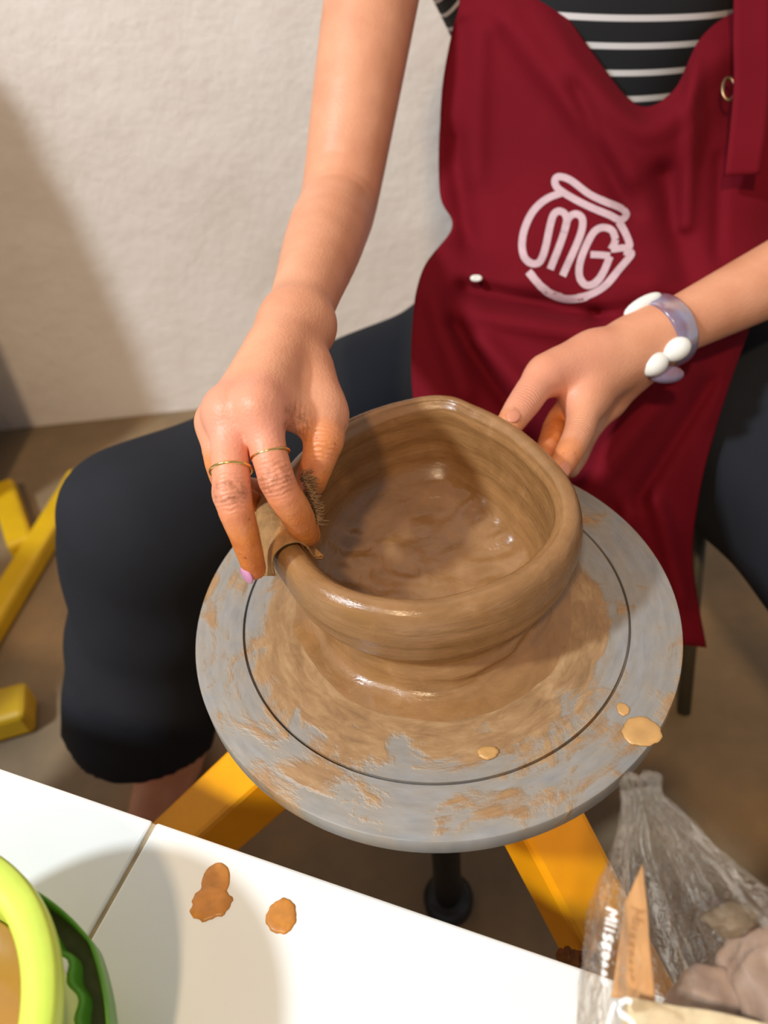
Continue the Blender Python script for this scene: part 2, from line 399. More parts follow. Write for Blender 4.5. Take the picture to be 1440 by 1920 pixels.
# ------------------------------------------------------------------ potter's wheel
wh = empty('potters_wheel', (0, 0, 0))
tag(wh, 'round grey potter\'s wheel smeared with clay on a yellow tripod stand', 'pottery wheel')
prof = [(.02, -.016), (.147, -.016), (.1492, -.0145), (.15, -.012), (.15, -.0012), (.1496, -.0003), (.1488, 0), (.1204, 0), (.1202, -.0040), (.1190, -.0040), (.1188, 0), (.05, 0), (.001, 0)]
lathe('wheel_head', prof, (0, 0, HD), WHEEL, wh, n=160).data.set_sharp_from_angle(angle=.6)
lathe('bearing_hub', [(.012, -.10), (.042, -.10), (.045, -.095), (.045, -.03), (.03, -.016), (.012, -.016)], (0, 0, HD), BLACK, wh, n=40)
lathe('shaft', [(.012, .02), (.014, .02), (.014, HD-.03), (.012, HD-.03)], (0, 0, 0), BLACK, wh, n=28)
lathe('foot_plate', [(.001, 0.0), (.026, 0.0), (.026, .016), (.018, .022), (.001, .022)], (0, 0, 0), BLACK, wh, n=40)
for ang in (189, 301, 68):
    a = math.radians(ang); d = np.array([math.cos(a), math.sin(a), 0])
    z0 = HD-.045; k = .98
    p0 = d*.03+np.array([0, 0, z0]); p1 = d*(.03+(z0-.02)/k)+np.array([0, 0, .02])
    lg = beam('leg', p0, p1, .045, .045, YELLOW, wh, .004)
    box('foot', (.07, .06, .014), BLACK, lg, Matrix.Translation(Vector(p1)-Vector((0, 0, .013))) @ Matrix.Rotation(a, 4, 'Z'), .003)

# ------------------------------------------------------------------ clay bowl
BZ = .076
rim_px = [(540, 1040), (600, 1100), (680, 1133), (760, 1145), (850, 1137), (950, 1107), (1035, 1050), (1077, 985), (1069, 910), (1022, 846), (960, 795), (890, 760), (850, 744), (810, 741), (760, 748), (690, 768), (640, 790), (585, 828), (537, 880), (507, 935), (508, 985)]
rim = np.array([ZP(x, y, HD+BZ) for x, y in rim_px])
BC = np.array([0.0, .016])
pol = sorted([(math.atan2(p[1]-BC[1], p[0]-BC[0]), math.hypot(p[0]-BC[0], p[1]-BC[1])) for p in rim])
def Rb(th):
    A = np.array([a for a, _ in pol]); R = np.array([r for _, r in pol]); n = len(A)
    A = np.concatenate([A-2*math.pi, A, A+2*math.pi]); R = np.tile(R, 3)
    th = (th+math.pi) % (2*math.pi)-math.pi; i = np.searchsorted(A, th)-1
    t = (th-A[i])/(A[i+1]-A[i]); p0, p1, p2, p3 = R[i-1], R[i], R[i+1], R[i+2]
    m1 = (p2-p0)/(A[i+1]-A[i-1])*(A[i+1]-A[i]); m2 = (p3-p1)/(A[i+2]-A[i])*(A[i+1]-A[i])
    return (2*t**3-3*t**2+1)*p1+(t**3-2*t**2+t)*m1+(-2*t**3+3*t**2)*p2+(t**3-t**2)*m2
# profile: z above wheel head, share of the rim outline, base circle radius, offset
profb = [(-.0008, 0, .092, 0), (.0004, 0, .0855, 0), (.0016, 0, .079, 0), (.0040, 0, .0735, 0), (.0085, 0, .0695, 0), (.0145, .1, .0675, 0), (.020, .35, .067, -.002), (.025, .62, .068, -.0005), (.032, .82, .070, .0015),
         (.041, .94, .072, .003), (.051, 1, 0, .0046), (.060, 1, 0, .0052), (.067, 1, 0, .0046), (.072, 1, 0, .0030), (.0750, 1, 0, .0004), (.0762, 1, 0, -.0030), (.0758, 1, 0, -.0062), (.0735, 1, 0, -.0090),
         (.069, 1, 0, -.0108), (.061, 1, 0, -.0120), (.052, 1, 0, -.0124), (.043, .98, .070, -.0130), (.034, .93, .068, -.0135), (.026, .84, .066, -.0145), (.020, .7, .063, -.0155), (.0155, .5, .058, -.016), (.0125, .3, .048, -.012), (.011, .1, .036, -.008), (.0105, 0, .018, 0), (.0105, 0, .002, 0)]
PR = catmull([np.array(p) for p in profb], 3)
NB_ = 180; V = []
for (z, s, rc, off) in PR:
    for i in range(NB_):
        th = -math.pi+2*math.pi*i/NB_; r = (Rb(th) if s > .001 else 0)*s+rc*(1-s)+off
        cx, cy = BC*s if s > 0 else BC*0
        V.append((BC[0]*min(1, s+.3)+r*math.cos(th), BC[1]*min(1, s+.3)+r*math.sin(th), HD+z))
V = np.array(V)
zr = V[:, 2]-HD; th = np.arctan2(V[:, 1]-BC[1], V[:, 0]-BC[0]); rr = np.hypot(V[:, 0], V[:, 1])
inner = np.repeat(np.arange(len(PR)) > 3*16, NB_)
# throwing rings on the inside, lumps on the bowl's floor, ragged skirt
ring = np.sin((zr*1000+3*th)*1.05)*.0007+np.sin(zr*1000*.42+th)*.0006
V[:, 0] += np.where(inner & (zr > .017), ring*np.cos(th), 0); V[:, 1] += np.where(inner & (zr > .017), ring*np.sin(th), 0)
V[:, 2] += np.where(inner & (zr < .022), wob(np.c_[V[:, 0], V[:, 1], V[:, 0]*0], 42, 3)*.0016, 0)
sk = (~inner) & (zr < .0145)
am = wob(np.c_[np.cos(th), np.sin(th), zr*40], 1.1, 5)*.0018+wob(np.c_[np.cos(th)*3, np.sin(th)*3, zr*40], 1.0, 8)*.0015
V[:, 0] += np.where(sk, am*np.cos(th), 0); V[:, 1] += np.where(sk, am*np.sin(th), 0)
V[:, 2] += np.where((zr > .06), wob(np.c_[np.cos(th), np.sin(th), zr*0], .9, 11)*.0010, 0)
F = grid_faces(NB_, len(PR), True); F.append(tuple(range((len(PR)-1)*NB_, len(PR)*NB_))); F.append(tuple(range(NB_))[::-1])
bowl = obj('clay_bowl', V, F, CLAY)
tag(bowl, 'wet brown clay bowl with a pinched uneven rim on the wheel', 'bowl')

# clay splashes lying on the wheel head
def splash(name, x, y, z, rx, ry, h, seed, mat, label, cat, group=None, spikes=.12):
    c = ZP(x, y, z); r = np.random.default_rng(seed); n = 40; V = []; F = []
    ph = r.uniform(0, 6.28, 6); rings = [(1, 0), (.97, .5), (.86, .9), (.6, 1), (.3, .92), (.05, .9)]
    for s, hh in rings:
        for i in range(n):
            a = 2*math.pi*i/n; k = 1+spikes*(.5*math.sin(3*a+ph[0])+.35*math.sin(7*a+ph[1])+.3*math.sin(13*a+ph[2]))*(s**2)
            V.append((c[0]+rx*s*k*math.cos(a), c[1]+ry*s*k*math.sin(a), z+h*hh))
    F = grid_faces(n, len(rings), True); F.append(tuple(range((len(rings)-1)*n, len(rings)*n))); F.append(tuple(range(n))[::-1])
    o = obj(name, V, F, mat); tag(o, label, cat, group); return o
SLIP = simple('slip_on_wheel', srgb(192, 146, 88), .35, nscale=90, namp=.08)
splash('clay_splash', 1203, 1372, HD, .0105, .009, .0012, 1, SLIP, 'large tan clay splash at the rim of the wheel head', 'splash', spikes=.08)
splash('clay_splash', 1168, 1330, HD, .0035, .0042, .0010, 2, SLIP, 'small tan clay drip beside the large splash on the wheel', 'splash', spikes=.1)
splash('clay_splash', 915, 1412, HD, .0058, .004, .0016, 3, SLIP, 'raised wet clay drop between the bowl and the groove of the wheel', 'splash', spikes=.1)

# ------------------------------------------------------------------ white table
TZ = .47
e0 = ZP(0, 1440, TZ); e1 = ZP(1120, 1825, TZ); ed = (e1-e0)/np.linalg.norm(e1-e0); en = np.array([ed[1], -ed[0], 0])   # en: towards the camera side
if en[1] > 0: en = -en
s0 = ZP(290, 1540, TZ); seam = (s0-e0)@ed
tb = empty('work_table', tuple(e0+ed*.3+en*.3-np.array([0, 0, TZ])))
tag(tb, 'white laminate work table with a brown seam beside the wheel', 'table')
TM = Matrix((Vector(ed), Vector(-en), Vector((0, 0, 1)))).transposed().to_4x4()
def tpanel(s0_, s1_, d0, d1):
    c = e0+ed*(s0_+s1_)/2+en*(d0+d1)/2; m = TM.copy(); m.translation = Vector((c[0], c[1], TZ-.011))
    return box('top_panel', (s1_-s0_, d1-d0, .022), TABLE, tb, m, .0016, 2)
g = .0012
tpanel(-.45, seam-g, 0, .6); tpanel(seam+g, .95, 0, .6)
c = e0+ed*.25+en*.302; m = TM.copy(); m.translation = Vector((c[0], c[1], TZ-.030))
box('backing_board', (1.36, .585, .016), GROUT, tb, m, .001)
c = e0+ed*seam+en*.3; m = TM.copy(); m.translation = Vector((c[0], c[1], TZ-.0125)); box('seam_strip', (.0026, .598, .022), GROUT, tb, m, 0)
for s_, d_ in ((-.40, .06), (.9, .06), (-.40, .55), (.9, .55)):
    p = e0+ed*s_+en*d_; beam('leg', (p[0], p[1], 0), (p[0], p[1], TZ-.037), .04, .04, STEEL, tb, .003, (1, 0, 0))
splash('clay_splatter', 405, 1652, TZ, .0075, .0095, .0010, 21, DROP, 'smaller round lobe of the double brown clay splatter on the white table', 'splatter', spikes=.03)
splash('clay_splatter', 395, 1692, TZ, .0105, .0090, .0012, 22, DROP, 'larger ragged lobe of the double brown clay splatter on the table', 'splatter', spikes=.14)
splash('clay_splatter', 528, 1718, TZ, .0078, .0085, .0012, 23, DROP, 'single round brown clay drop on the white table', 'splatter', spikes=.08)

# ------------------------------------------------------------------ lime bucket with slip water
bc = np.array([-.249, -.231]); RZ = .56-TZ
bk = empty('bucket', (bc[0], bc[1], TZ)); tag(bk, 'lime green plastic bucket of muddy water on the white table', 'bucket')
lathe('body', [(.001, .0005), (.066, .0005), (.068, .003), (.0785, RZ-.016), (.0795, RZ-.012), (.0838, RZ-.011), (.0845, RZ-.009), (.0845, RZ-.002), (.0832, RZ), (.0725, RZ+.0005), (.0708, RZ-.002), (.0700, RZ-.012), (.0693, RZ-.0135), (.0690, RZ-.030), (.066, .03), (.062, .004), (.001, .004)], (bc[0], bc[1], TZ), LIME, bk, n=120)
wt = lathe('slip_water', [(.001, RZ-.0445), (.067, RZ-.0445), (.0675, RZ-.0400), (.0665, RZ-.0392), (.001, RZ-.0392)], (bc[0], bc[1], TZ), WATER, None, n=80)
tag(wt, 'muddy ochre slip water inside the lime bucket', 'water')
# bail handle folded down round the bucket: a U channel with a wavy finger grip
V = []; nh = 140; A0, A1 = math.radians(46), math.radians(-134)
for i in range(nh):
    s = i/(nh-1); a = A0+(A1-A0)*s; dn = math.sin(math.pi*s)
    zc = TZ+RZ-.012-.040*dn; w_ = .0015*math.sin(120*s)*min(1, 14*s)*min(1, 14*(1-s))
    r0 = .0725+.0087*min(1, 9*s, 9*(1-s))+.002*dn
    # cross-section: wavy inner lip, channel floor, outer lip
    for (dr, dz) in ((-.0016+w_, .0010), (.0004+w_, .0016), (.0014+w_, .0), (.0020+w_*.6, -.007), (.0090, -.0085), (.0096, .002), (.0104, .0026), (.0110, .0018), (.0106, -.011), (.0010+w_*.6, -.0095), (-.0012+w_, -.002)):
        V.append((bc[0]+(r0+dr)*math.cos(a), bc[1]+(r0+dr)*math.sin(a), zc+dz))
F = grid_faces(11, nh, True); F += [tuple(range(11))[::-1], tuple(range((nh-1)*11, nh*11))]
hd_ = obj('handle', V, F, GREEN, bk); hd_.data.materials.append(simple('dirt_in_channel', srgb(92, 92, 44), .7, nscale=60, namp=.2))
for i_, f_ in enumerate(hd_.data.polygons):
    if i_ < (nh-1)*11 and i_ % 11 in (3,): f_.material_index = 1
for a in (A0, A1):
    p0 = np.array([bc[0]+.072*math.cos(a), bc[1]+.072*math.sin(a), TZ+RZ-.020]); p1 = p0+.0095*np.array([math.cos(a), math.sin(a), 0])
    tube('pivot_pin', [p0, p1], .004, GREEN, bk, 12)

# ------------------------------------------------------------------ plastic bag of clay on the table corner
bag = empty('plastic_bag', (.12, -.29, TZ)); tag(bag, 'crumpled clear plastic bag of clay with white lettering on the table', 'plastic bag')
BSP = ((1440, 2290, .287), (1432, 2250, .286), (1405, 2120, .284), (1350, 1960, .286), (1300, 1820, .290), (1258, 1685, .295), (1222, 1560, .299), (1208, 1500, .301), (1205, 1484, .3015))
spine = catmull([D(*q) for q in BSP], 11)
radk = catmull([np.array([r]) for r in (.030, .046, .050, .0475, .0392, .0272, .0132, .0066, .0058)], 11)[:, 0]
NBG = 150; V = []; axA = []; 
for i, (p, r) in enumerate(zip(spine, radk)):
    a = spine[max(0, i-1)]; b = spine[min(len(spine)-1, i+1)]; t = (b-a)/np.linalg.norm(b-a)
    up_ = t
    u = np.cross(up_, np.array([0.9, .43, 0])); u /= np.linalg.norm(u); v = np.cross(up_, u)
    s = i/(len(spine)-1)
    for k in range(NBG):
        an = 2*math.pi*k/NBG
        pl = (.10*math.sin(9*an+2.2*s)+.07*math.sin(17*an-3*s+1)+.05*math.sin(5*an+5*s)+.035*math.sin(31*an+4*s))*min(1, .25+1.35*s)
        V.append(p+r*(1+pl)*(math.cos(an)*u*.94+math.sin(an)*v*1.05))
V = np.array(V); nz = wob(V, 30, 31)*.0022+np.abs(wob(V, 60, 33))*.0016
cc = np.repeat(spine, NBG, 0); dr = V-cc; dr /= np.linalg.norm(dr, axis=1)[:, None]+1e-9
V += dr*nz[:, None]; V[:, 2] = np.maximum(V[:, 2], TZ+.0008)
F = grid_faces(NBG, len(spine), True); F.append(tuple(range(NBG))[::-1])
film = obj('film', V, F, FILM, bag)
attr(film, 'around', np.tile(2*math.pi*np.arange(NBG)/NBG, len(spine))); attr(film, 'along', np.repeat(np.linspace(0, 3, len(spine)), NBG))
bagbvh = BVHTree.FromPolygons([Vector(v) for v in V], F)
# gathered mouth of the bag: a short twisted stub
V2 = []; mt_ = spine[-1]-spine[-6]; mt_ /= np.linalg.norm(mt_); mu_ = np.cross(mt_, FWD); mu_ /= np.linalg.norm(mu_); mv_ = np.cross(mt_, mu_)
MR = ((-.0035, .0057), (-.001, .0060), (.0013, .0062), (.0035, .0064), (.0052, .0060), (.0062, .0050), (.0060, .0034), (.0052, .0010))
for j, (l_, r_) in enumerate(MR):
    for k in range(72):
        an = 2*math.pi*k/72; r = r_*(1+.13*math.sin(8*an+.5*j)+.09*math.sin(15*an+1-.3*j))
        V2.append(spine[-1]+mt_*(l_+.0012*math.sin(5*an))+r*(math.cos(an)*mu_*1.15+math.sin(an)*mv_*.8))
mo = obj('gathered_mouth', V2, grid_faces(72, len(MR), True), FILM, bag)
attr(mo, 'around', np.tile(2*math.pi*np.arange(72)/72, len(MR))); attr(mo, 'along', np.repeat(np.linspace(3, 3.3, len(MR)), 72))
# what is in the bag: clay lumps and scraps of card and paper
def lump(name, c, r, seed, mat, label, cat, group=None, sq=(1, 1, 1)):
    bm = bmesh.new(); bmesh.ops.create_icosphere(bm, subdivisions=4, radius=1)
    P = np.array([v.co for v in bm.verts]); n = wob(P, .55, seed)*.20+wob(P, 1.3, seed+1)*.13
    for v, k in zip(bm.verts, n): v.co = Vector(c)+Vector([v.co[i]*(1+k)*r*sq[i] for i in range(3)])
    for v in bm.verts: v.co.z = max(v.co.z, TZ+.003)
    o = from_bm(name, bm, mat); tag(o, label, cat, group); return o
def LP(x, y, t): return tuple(D(x, y, t))
lump('clay_lump', LP(1420, 2090, .302), .036, 43, PINKCLAY, 'largest block of clay at the bottom of the clear bag', 'clay', sq=(1, 1, .9))
lump('clay_lump', LP(1442, 1840, .298), .0190, 41, PINKCLAY, 'pinkish brown lump of clay inside the clear bag', 'clay', sq=(.9, 1, .9))
lump('clay_lump', LP(1330, 1885, .302), .0165, 44, PINKCLAY, 'smaller tan clay lump behind the cream paper in the clear bag', 'clay', sq=(1.1, .8, .7))
lump('clay_lump', LP(1376, 1722, .303), .0085, 47, DARKCLAY, 'small dark brown clay scrap in the clear bag', 'clay', sq=(1.2, .7, .6))
def sheet(name, pts, mat, label, cat, seed, th=.0006, amp=.0015):
    P = [np.array(p) for p in pts]; n = 24; V = []
    for j in range(n):
        for i in range(n):
            u, v = i/(n-1), j/(n-1); V.append((1-u)*(1-v)*P[0]+u*(1-v)*P[1]+u*v*P[2]+(1-u)*v*P[3])
    V = np.array(V); nrm = np.cross(P[1]-P[0], P[3]-P[0]); nrm /= np.linalg.norm(nrm)
    V += nrm*(wob(V, 22, seed)*amp)[:, None]
    V[:, 2] = np.maximum(V[:, 2], TZ+.003)
    o = obj(name, V, grid_faces(n, n), mat); sm = o.modifiers.new('thickness', 'SOLIDIFY'); sm.thickness = th
    tag(o, label, cat); return o
sheet('brown_card', [D(1146, 1870, .294), D(1228, 1880, .286), D(1205, 1620, .300), D(1172, 1690, .301)], KRAFT, 'strip of brown card standing inside the clear bag', 'card', 51)
sheet('cream_paper', [D(1165, 2060, .280), D(1490, 2080, .280), D(1455, 1925, .280), D(1172, 1866, .283)], CREAM, 'crumpled cream paper inside the clear bag', 'paper', 52, amp=.0022)

def stroke(name, px, wpx, bvh, mat, parent, lift=.0006, closed=False, n=6):
    """a painted line on a surface: a thin ribbon that follows it"""
    P = catmull([np.array(p, float) for p in px], n, closed); N = len(P); V = []; okk = []
    for i in range(N):
        a = P[(i-1) % N] if (closed or i > 0) else P[i]; b = P[(i+1) % N] if (closed or i < N-1) else P[i]
        t = b-a; t /= np.linalg.norm(t)+1e-9; nn = np.array([-t[1], t[0]])
        for s in (-1, 0, 1):
            q = P[i]+nn*s*wpx/2; d = Vector(ray(*q)).normalized(); h = bvh.ray_cast(Vector(CAM), d)
            if h[0] is None: V.append(None); continue
            nr = h[1] if h[1].dot(d) < 0 else -h[1]; V.append(h[0]+nr*lift)
    F = []; R_ = range(N if closed else N-1)
    for i in R_:
        j = (i+1) % N
        for k in (0, 1):
            f = (i*3+k, i*3+k+1, j*3+k+1, j*3+k)
            if all(V[q] is not None for q in f): F.append(f)
    V = [v if v is not None else Vector((0, 0, -1)) for v in V]
    used = sorted({q for f in F for q in f}); mp = {q: i for i, q in enumerate(used)}
    if not used: return None
    return obj(name, [V[q] for q in used], [tuple(mp[q] for q in f) for f in F], mat, parent)
# lettering printed down the side of the bag: M I I S E D A A P, then one large letter below
GL = {'M': [[(0, 0), (0, 1), (.5, .35), (1, 1), (1, 0)]], 'I': [[(.5, 0), (.5, 1)]], 'S': [[(1, .9), (.6, 1), (.1, .85), (.15, .6), (.85, .42), (.9, .12), (.4, 0), (0, .1)]],
      'E': [[(1, 1), (0, 1), (0, 0), (1, 0)], [(0, .5), (.8, .5)]], 'D': [[(0, 0), (0, 1), (.6, 1), (1, .6), (1, .4), (.6, 0), (0, 0)]], 'A': [[(0, 0), (.5, 1), (1, 0)], [(.2, .35), (.8, .35)]],
      'P': [[(0, 0), (0, 1), (.8, 1), (1, .78), (.8, .5), (0, .5)]]}
def dense(pl): 
    out = []
    for a, b in zip(pl[:-1], pl[1:]):
        for k in range(3): out.append((a[0]+(b[0]-a[0])*k/3, a[1]+(b[1]-a[1])*k/3))
    return out+[pl[-1]]
LIFTB = .0009
def letter(chq, ox, oy, wd, ht, st, lean=.4):
    for s in GL[chq]:     # text runs down the picture: advance = +y, letter height = +x
        stroke('letter_'+chq.lower(), dense([(ox+v*ht, oy+u*wd+v*ht*lean) for u, v in s]), st, bagbvh, INK, bag, LIFTB, n=2)
yy = 1702; xx = 1137
for chq, wd, ht in (('M', 19, 21), ('I', 5, 19), ('I', 5, 17), ('S', 14, 13), ('E', 12, 10), ('D', 11, 9), ('A', 11, 8), ('A', 11, 7), ('P', 10, 7)):
    letter(chq, xx, yy, wd, ht, 4.2); yy += wd+5.5; xx -= 1.2
stroke('letter_s', [(1184, 1880), (1172, 1876), (1163, 1884), (1162, 1896), (1172, 1906), (1184, 1916), (1190, 1930)], 9, bagbvh, INK, bag, LIFTB)
stroke('letter_stroke', [(1152, 1878), (1146, 1892), (1141, 1910), (1138, 1925)], 6, bagbvh, INK, bag, LIFTB)

# clay crumbs on the front leg of the stand, where the table edge cuts across it
ka = math.radians(301); kd = np.array([math.cos(ka), math.sin(ka), 0])
# ------------------------------------------------------------------ second wheel stand on the left
ws = empty('wheel_stand', (-.86, .28, 0)); tag(ws, 'blurred yellow floor frame of another wheel stand by the plaster wall', 'wheel stand')
beam('floor_bar', (-.553, .775, .019), (-.668, .20, .019), .042, .035, YELLOW2, ws, .008)
beam('floor_bar', (-.612, .60, .019), (-.692, .765, .019), .042, .035, YELLOW2, ws, .008)
beam('floor_bar', (-.517, .292, .024), (-.93, .20, .024), .056, .045, YELLOW2, ws, .008)
lathe('post', [(.018, 0), (.018, .45), (.001, .45)], (-.88, .212, .03), BLACK, ws, n=20)
lathe('wheel_head', [(.02, .45), (.145, .45), (.15, .455), (.15, .465), (.001, .465)], (-.88, .212, .03), simple('spare_wheel_metal', srgb(150, 150, 150), .4, nscale=20), ws, n=64)
# ------------------------------------------------------------------ unseen drum, added off to the left to cast the wall shadows
dr_ = empty('shadow_drum', (-.89, .765, 0)); tag(dr_, 'unseen grey drum added to cast shadows on the plaster wall', 'drum')
lathe('body', [(.001, .001), (.17, .001), (.178, .01), (.19, .18), (.20, .4), (.197, .65), (.185, .82), (.165, .90), (.001, .90)], (-.89, .765, 0), SHADOW_DRUM, dr_, n=56)
lathe('lid', [(.001, .90), (.172, .90), (.174, .92), (.13, .94), (.04, .955), (.001, .955)], (-.89, .765, 0), SHADOW_DRUM, dr_, n=56)

# ------------------------------------------------------------------ the chair under the potter
st = empty('stool', (.2, .38, 0)); tag(st, 'low stool with thin dark legs under the seated potter', 'stool')
box('seat', (.30, .32, .025), STEEL, st, Matrix.Translation((.19, .455, .290)), .008)
for x_, y_ in ((.330, .215), (.06, .22), (.330, .575), (.06, .575)):
    tube('leg', [(x_-.006 if x_ > .2 else x_, y_-.02 if y_ < .3 else y_, 0.0), (x_, y_ if y_ > .3 else .30, .280)], .0085, STEEL, st, 14)

# ------------------------------------------------------------------ the potter
me_ = empty('person', (.2, .42, 0)); tag(me_, 'person in a maroon apron and striped shirt shaping the clay bowl', 'person')
# right arm and hand (shown at the left of the picture)
ELB = D(637, 372, .665); WR = D(552, 612, .485); SHO = np.array([.05, .545, .865])
UA = D(696, 0, .665)
I1 = [D(484, 765, .408), D(519, 900, .402), D(552, 957, .415), D(577, 1002, .437)]   # index
M1 = [D(428, 770, .415), D(436, 925, .398), D(458, 1002, .405), D(477, 1066, .423)]   # middle
R1 = [D(408, 792, .430), D(414, 868, .426), D(437, 925, .448), D(470, 940, .465)]   # ring
L1 = [D(410, 806, .450), D(424, 872, .450), D(448, 910, .466), D(478, 915, .478)]   # little
T1 = [D(583, 695, .462), D(604, 778, .440), D(605, 832, .425), D(584, 902, .432)]   # thumb
def hand_r(p):
    palm = cone(p, WR, I1[0], .0215, .0125)
    for q, r in ((M1[0], .0125), (R1[0], .0112), (L1[0], .0100)): palm = smin(palm, cone(p, WR+CA*(.002 if r > .012 else .009), q, .0185 if r > .012 else .0125, r), .010)
    palm = smin(palm, cone(p, WR*.6+T1[0]*.4, T1[1], .0125, .0105), .010)
    mid = (WR+M1[0]+I1[0])/3+FWD*.010; palm = smin(palm, cone(p, mid*.6+WR*.4, (I1[0]+L1[0])/2+FWD*.008, .015, .012), .014)
    palm = smin(palm, cone(p, I1[0]+FWD*.006, T1[1]+FWD*.004, .0085, .0095), .016)
    palm = smin(palm, ball(p, I1[0]-FWD*.0030, .0104), .006); palm = smin(palm, ball(p, M1[0]-FWD*.0030, .0102), .006)
    palm = smin(palm, ball(p, D(496, 640, .490), .0085), .010)
    for a, r in ((I1, .0030), (M1, .0030), (R1, .0028)):
        q0 = WR*.55+a[0]*.45-FWD*.0145; palm = smin(palm, cone(p, q0, a[0]-FWD*.0108, .0026, r), .007)
    out = palm
    for pts, rr_, k in ((I1, (.0104, .0092, .0091, .0074), .010), (M1, (.0104, .0096, .0080, .0064), .010), (R1, (.0105, .0088, .0080, .007), .008), (L1, (.0098, .0078, .0072, .0062), .008), (T1, (.0120, .0108, .0102, .0086), .012)):
        fg = spl(p, pts, rr_)
        if pts is I1: fg = smin(fg, ball(p, pts[1]-FWD*.0020, .0078), .004)
        if pts is M1: fg = smin(fg, ball(p, pts[1]-FWD*.0015-CA*.0012, .0082), .004); 
        if pts is T1: fg = smin(fg, ball(p, D(612, 822, .426), .0085), .006)
        out = np.minimum(out, smin(palm, fg, k)) if pts is not I1 else smin(palm, fg, k)
    return out
def arm_r(p):
    L = lambda f: ELB*(1-f)+WR*f
    d = spl(p, [UA+(UA-ELB)*.95, UA+(UA-ELB)*.4, UA, UA*.5+ELB*.5, ELB, L(.3), L(.52), L(.76), WR], [.046, .043, .0405, .0370, .0330, .0312, .0282, .0232, .0198])
    d = d+crease(p, D(575, 372, .632), D(665, 415, .615), .004, .0016)
    return smin(d, hand_r(p), .012)
# left arm and hand (at the right of the picture)
W2 = D(1224, 634, .598); E2 = D(1700, 400, .68); S2 = np.array([.40, .555, .865])
T2 = [D(1110, 672, .580), D(1026, 703, .553), D(985, 752, .535), D(952, 800, .520)]
I2 = [D(1098, 745, .565), D(1087, 805, .540), D(1065, 852, .520), D(1042, 890, .508)]
M2 = [D(1105, 735, .590), D(1050, 785, .575), D(1030, 835, .548), D(1012, 870, .528)]
R2 = [D(1125, 745, .602), D(1075, 800, .590), D(1055, 850, .565), D(1040, 880, .545)]
L2 = [D(1145, 755, .610), D(1105, 810, .602), D(1085, 855, .580), D(1070, 880, .565)]
def arm_l(p):
    d = cone(p, S2, E2, .045, .036)
    fm = E2*.65+W2*.35
    d = smin(d, cone(p, E2, fm, .035, .034), .02); d = smin(d, cone(p, fm, W2, .034, .0205), .02)
    palm = cone(p, W2, I2[0], .0205, .0130)
    for q, r in ((M2[0], .0125), (R2[0], .0115), (L2[0], .0105)): palm = smin(palm, cone(p, W2, q, .0195, r), .014)
    palm = smin(palm, cone(p, W2*.5+T2[0]*.5, T2[1], .0195, .0130), .018)
    palm = smin(palm, cone(p, T2[0], I2[0], .014, .012), .018)
    out = None
    for pts, rr_, k in ((T2, (.0165, .0125, .0115, .0090), .012), (I2, (.0130, .0105, .0092, .0075), .012), (M2, (.0115, .0095, .0085, .007), .008), (R2, (.0108, .009, .008, .007), .008), (L2, (.0098, .008, .0072, .0065), .008)):
        s = smin(palm, spl(p, pts, rr_), k); out = s if out is None else np.minimum(out, s)
    return smin(d, out, .012)
# trunk, head, legs and feet (mostly under the clothes)
KNR = D(282, 985, .72); HIPR = np.array([.10, .42, .405]); HEMR = D(262, 1362, .845)
KNL = np.array([.425, .02, .350]); HIPL = np.array([.32, .40, .392]); HEML = np.array([.46, -.01, .12])
ANK = np.array([HEMR[0]+.004, HEMR[1]+.012, .085]); ANK2 = np.array([.46, .005, .085])
HEAD = np.array([.225, .50, 1.085])
def trunk(p):
    q = p.copy(); c0 = np.array([.22, .53, .44]); c1 = np.array([.24, .575, .84])
    t = np.clip((p[:, 2]-c0[2])/(c1[2]-c0[2]), 0, 1)[:, None]; c = c0+(c1-c0)*t
    hw = np.interp(p[:, 2], [.36, .46, .58, .66, .74, .82, .90], [.13, .14, .085, .12, .160, .162, .10]); hd = np.interp(p[:, 2], [.36, .46, .6, .74, .84, .9], [.11, .115, .095, .105, .09, .07])
    k = np.sqrt(((p[:, 0]-c[:, 0])/hw)**2+((p[:, 1]-c[:, 1])/hd)**2); d = (k-1)*np.minimum(hw, hd)
    zc = np.maximum(.36-p[:, 2], p[:, 2]-.885); return smin(np.maximum(d, zc), np.maximum(d, zc)+.002, .01)
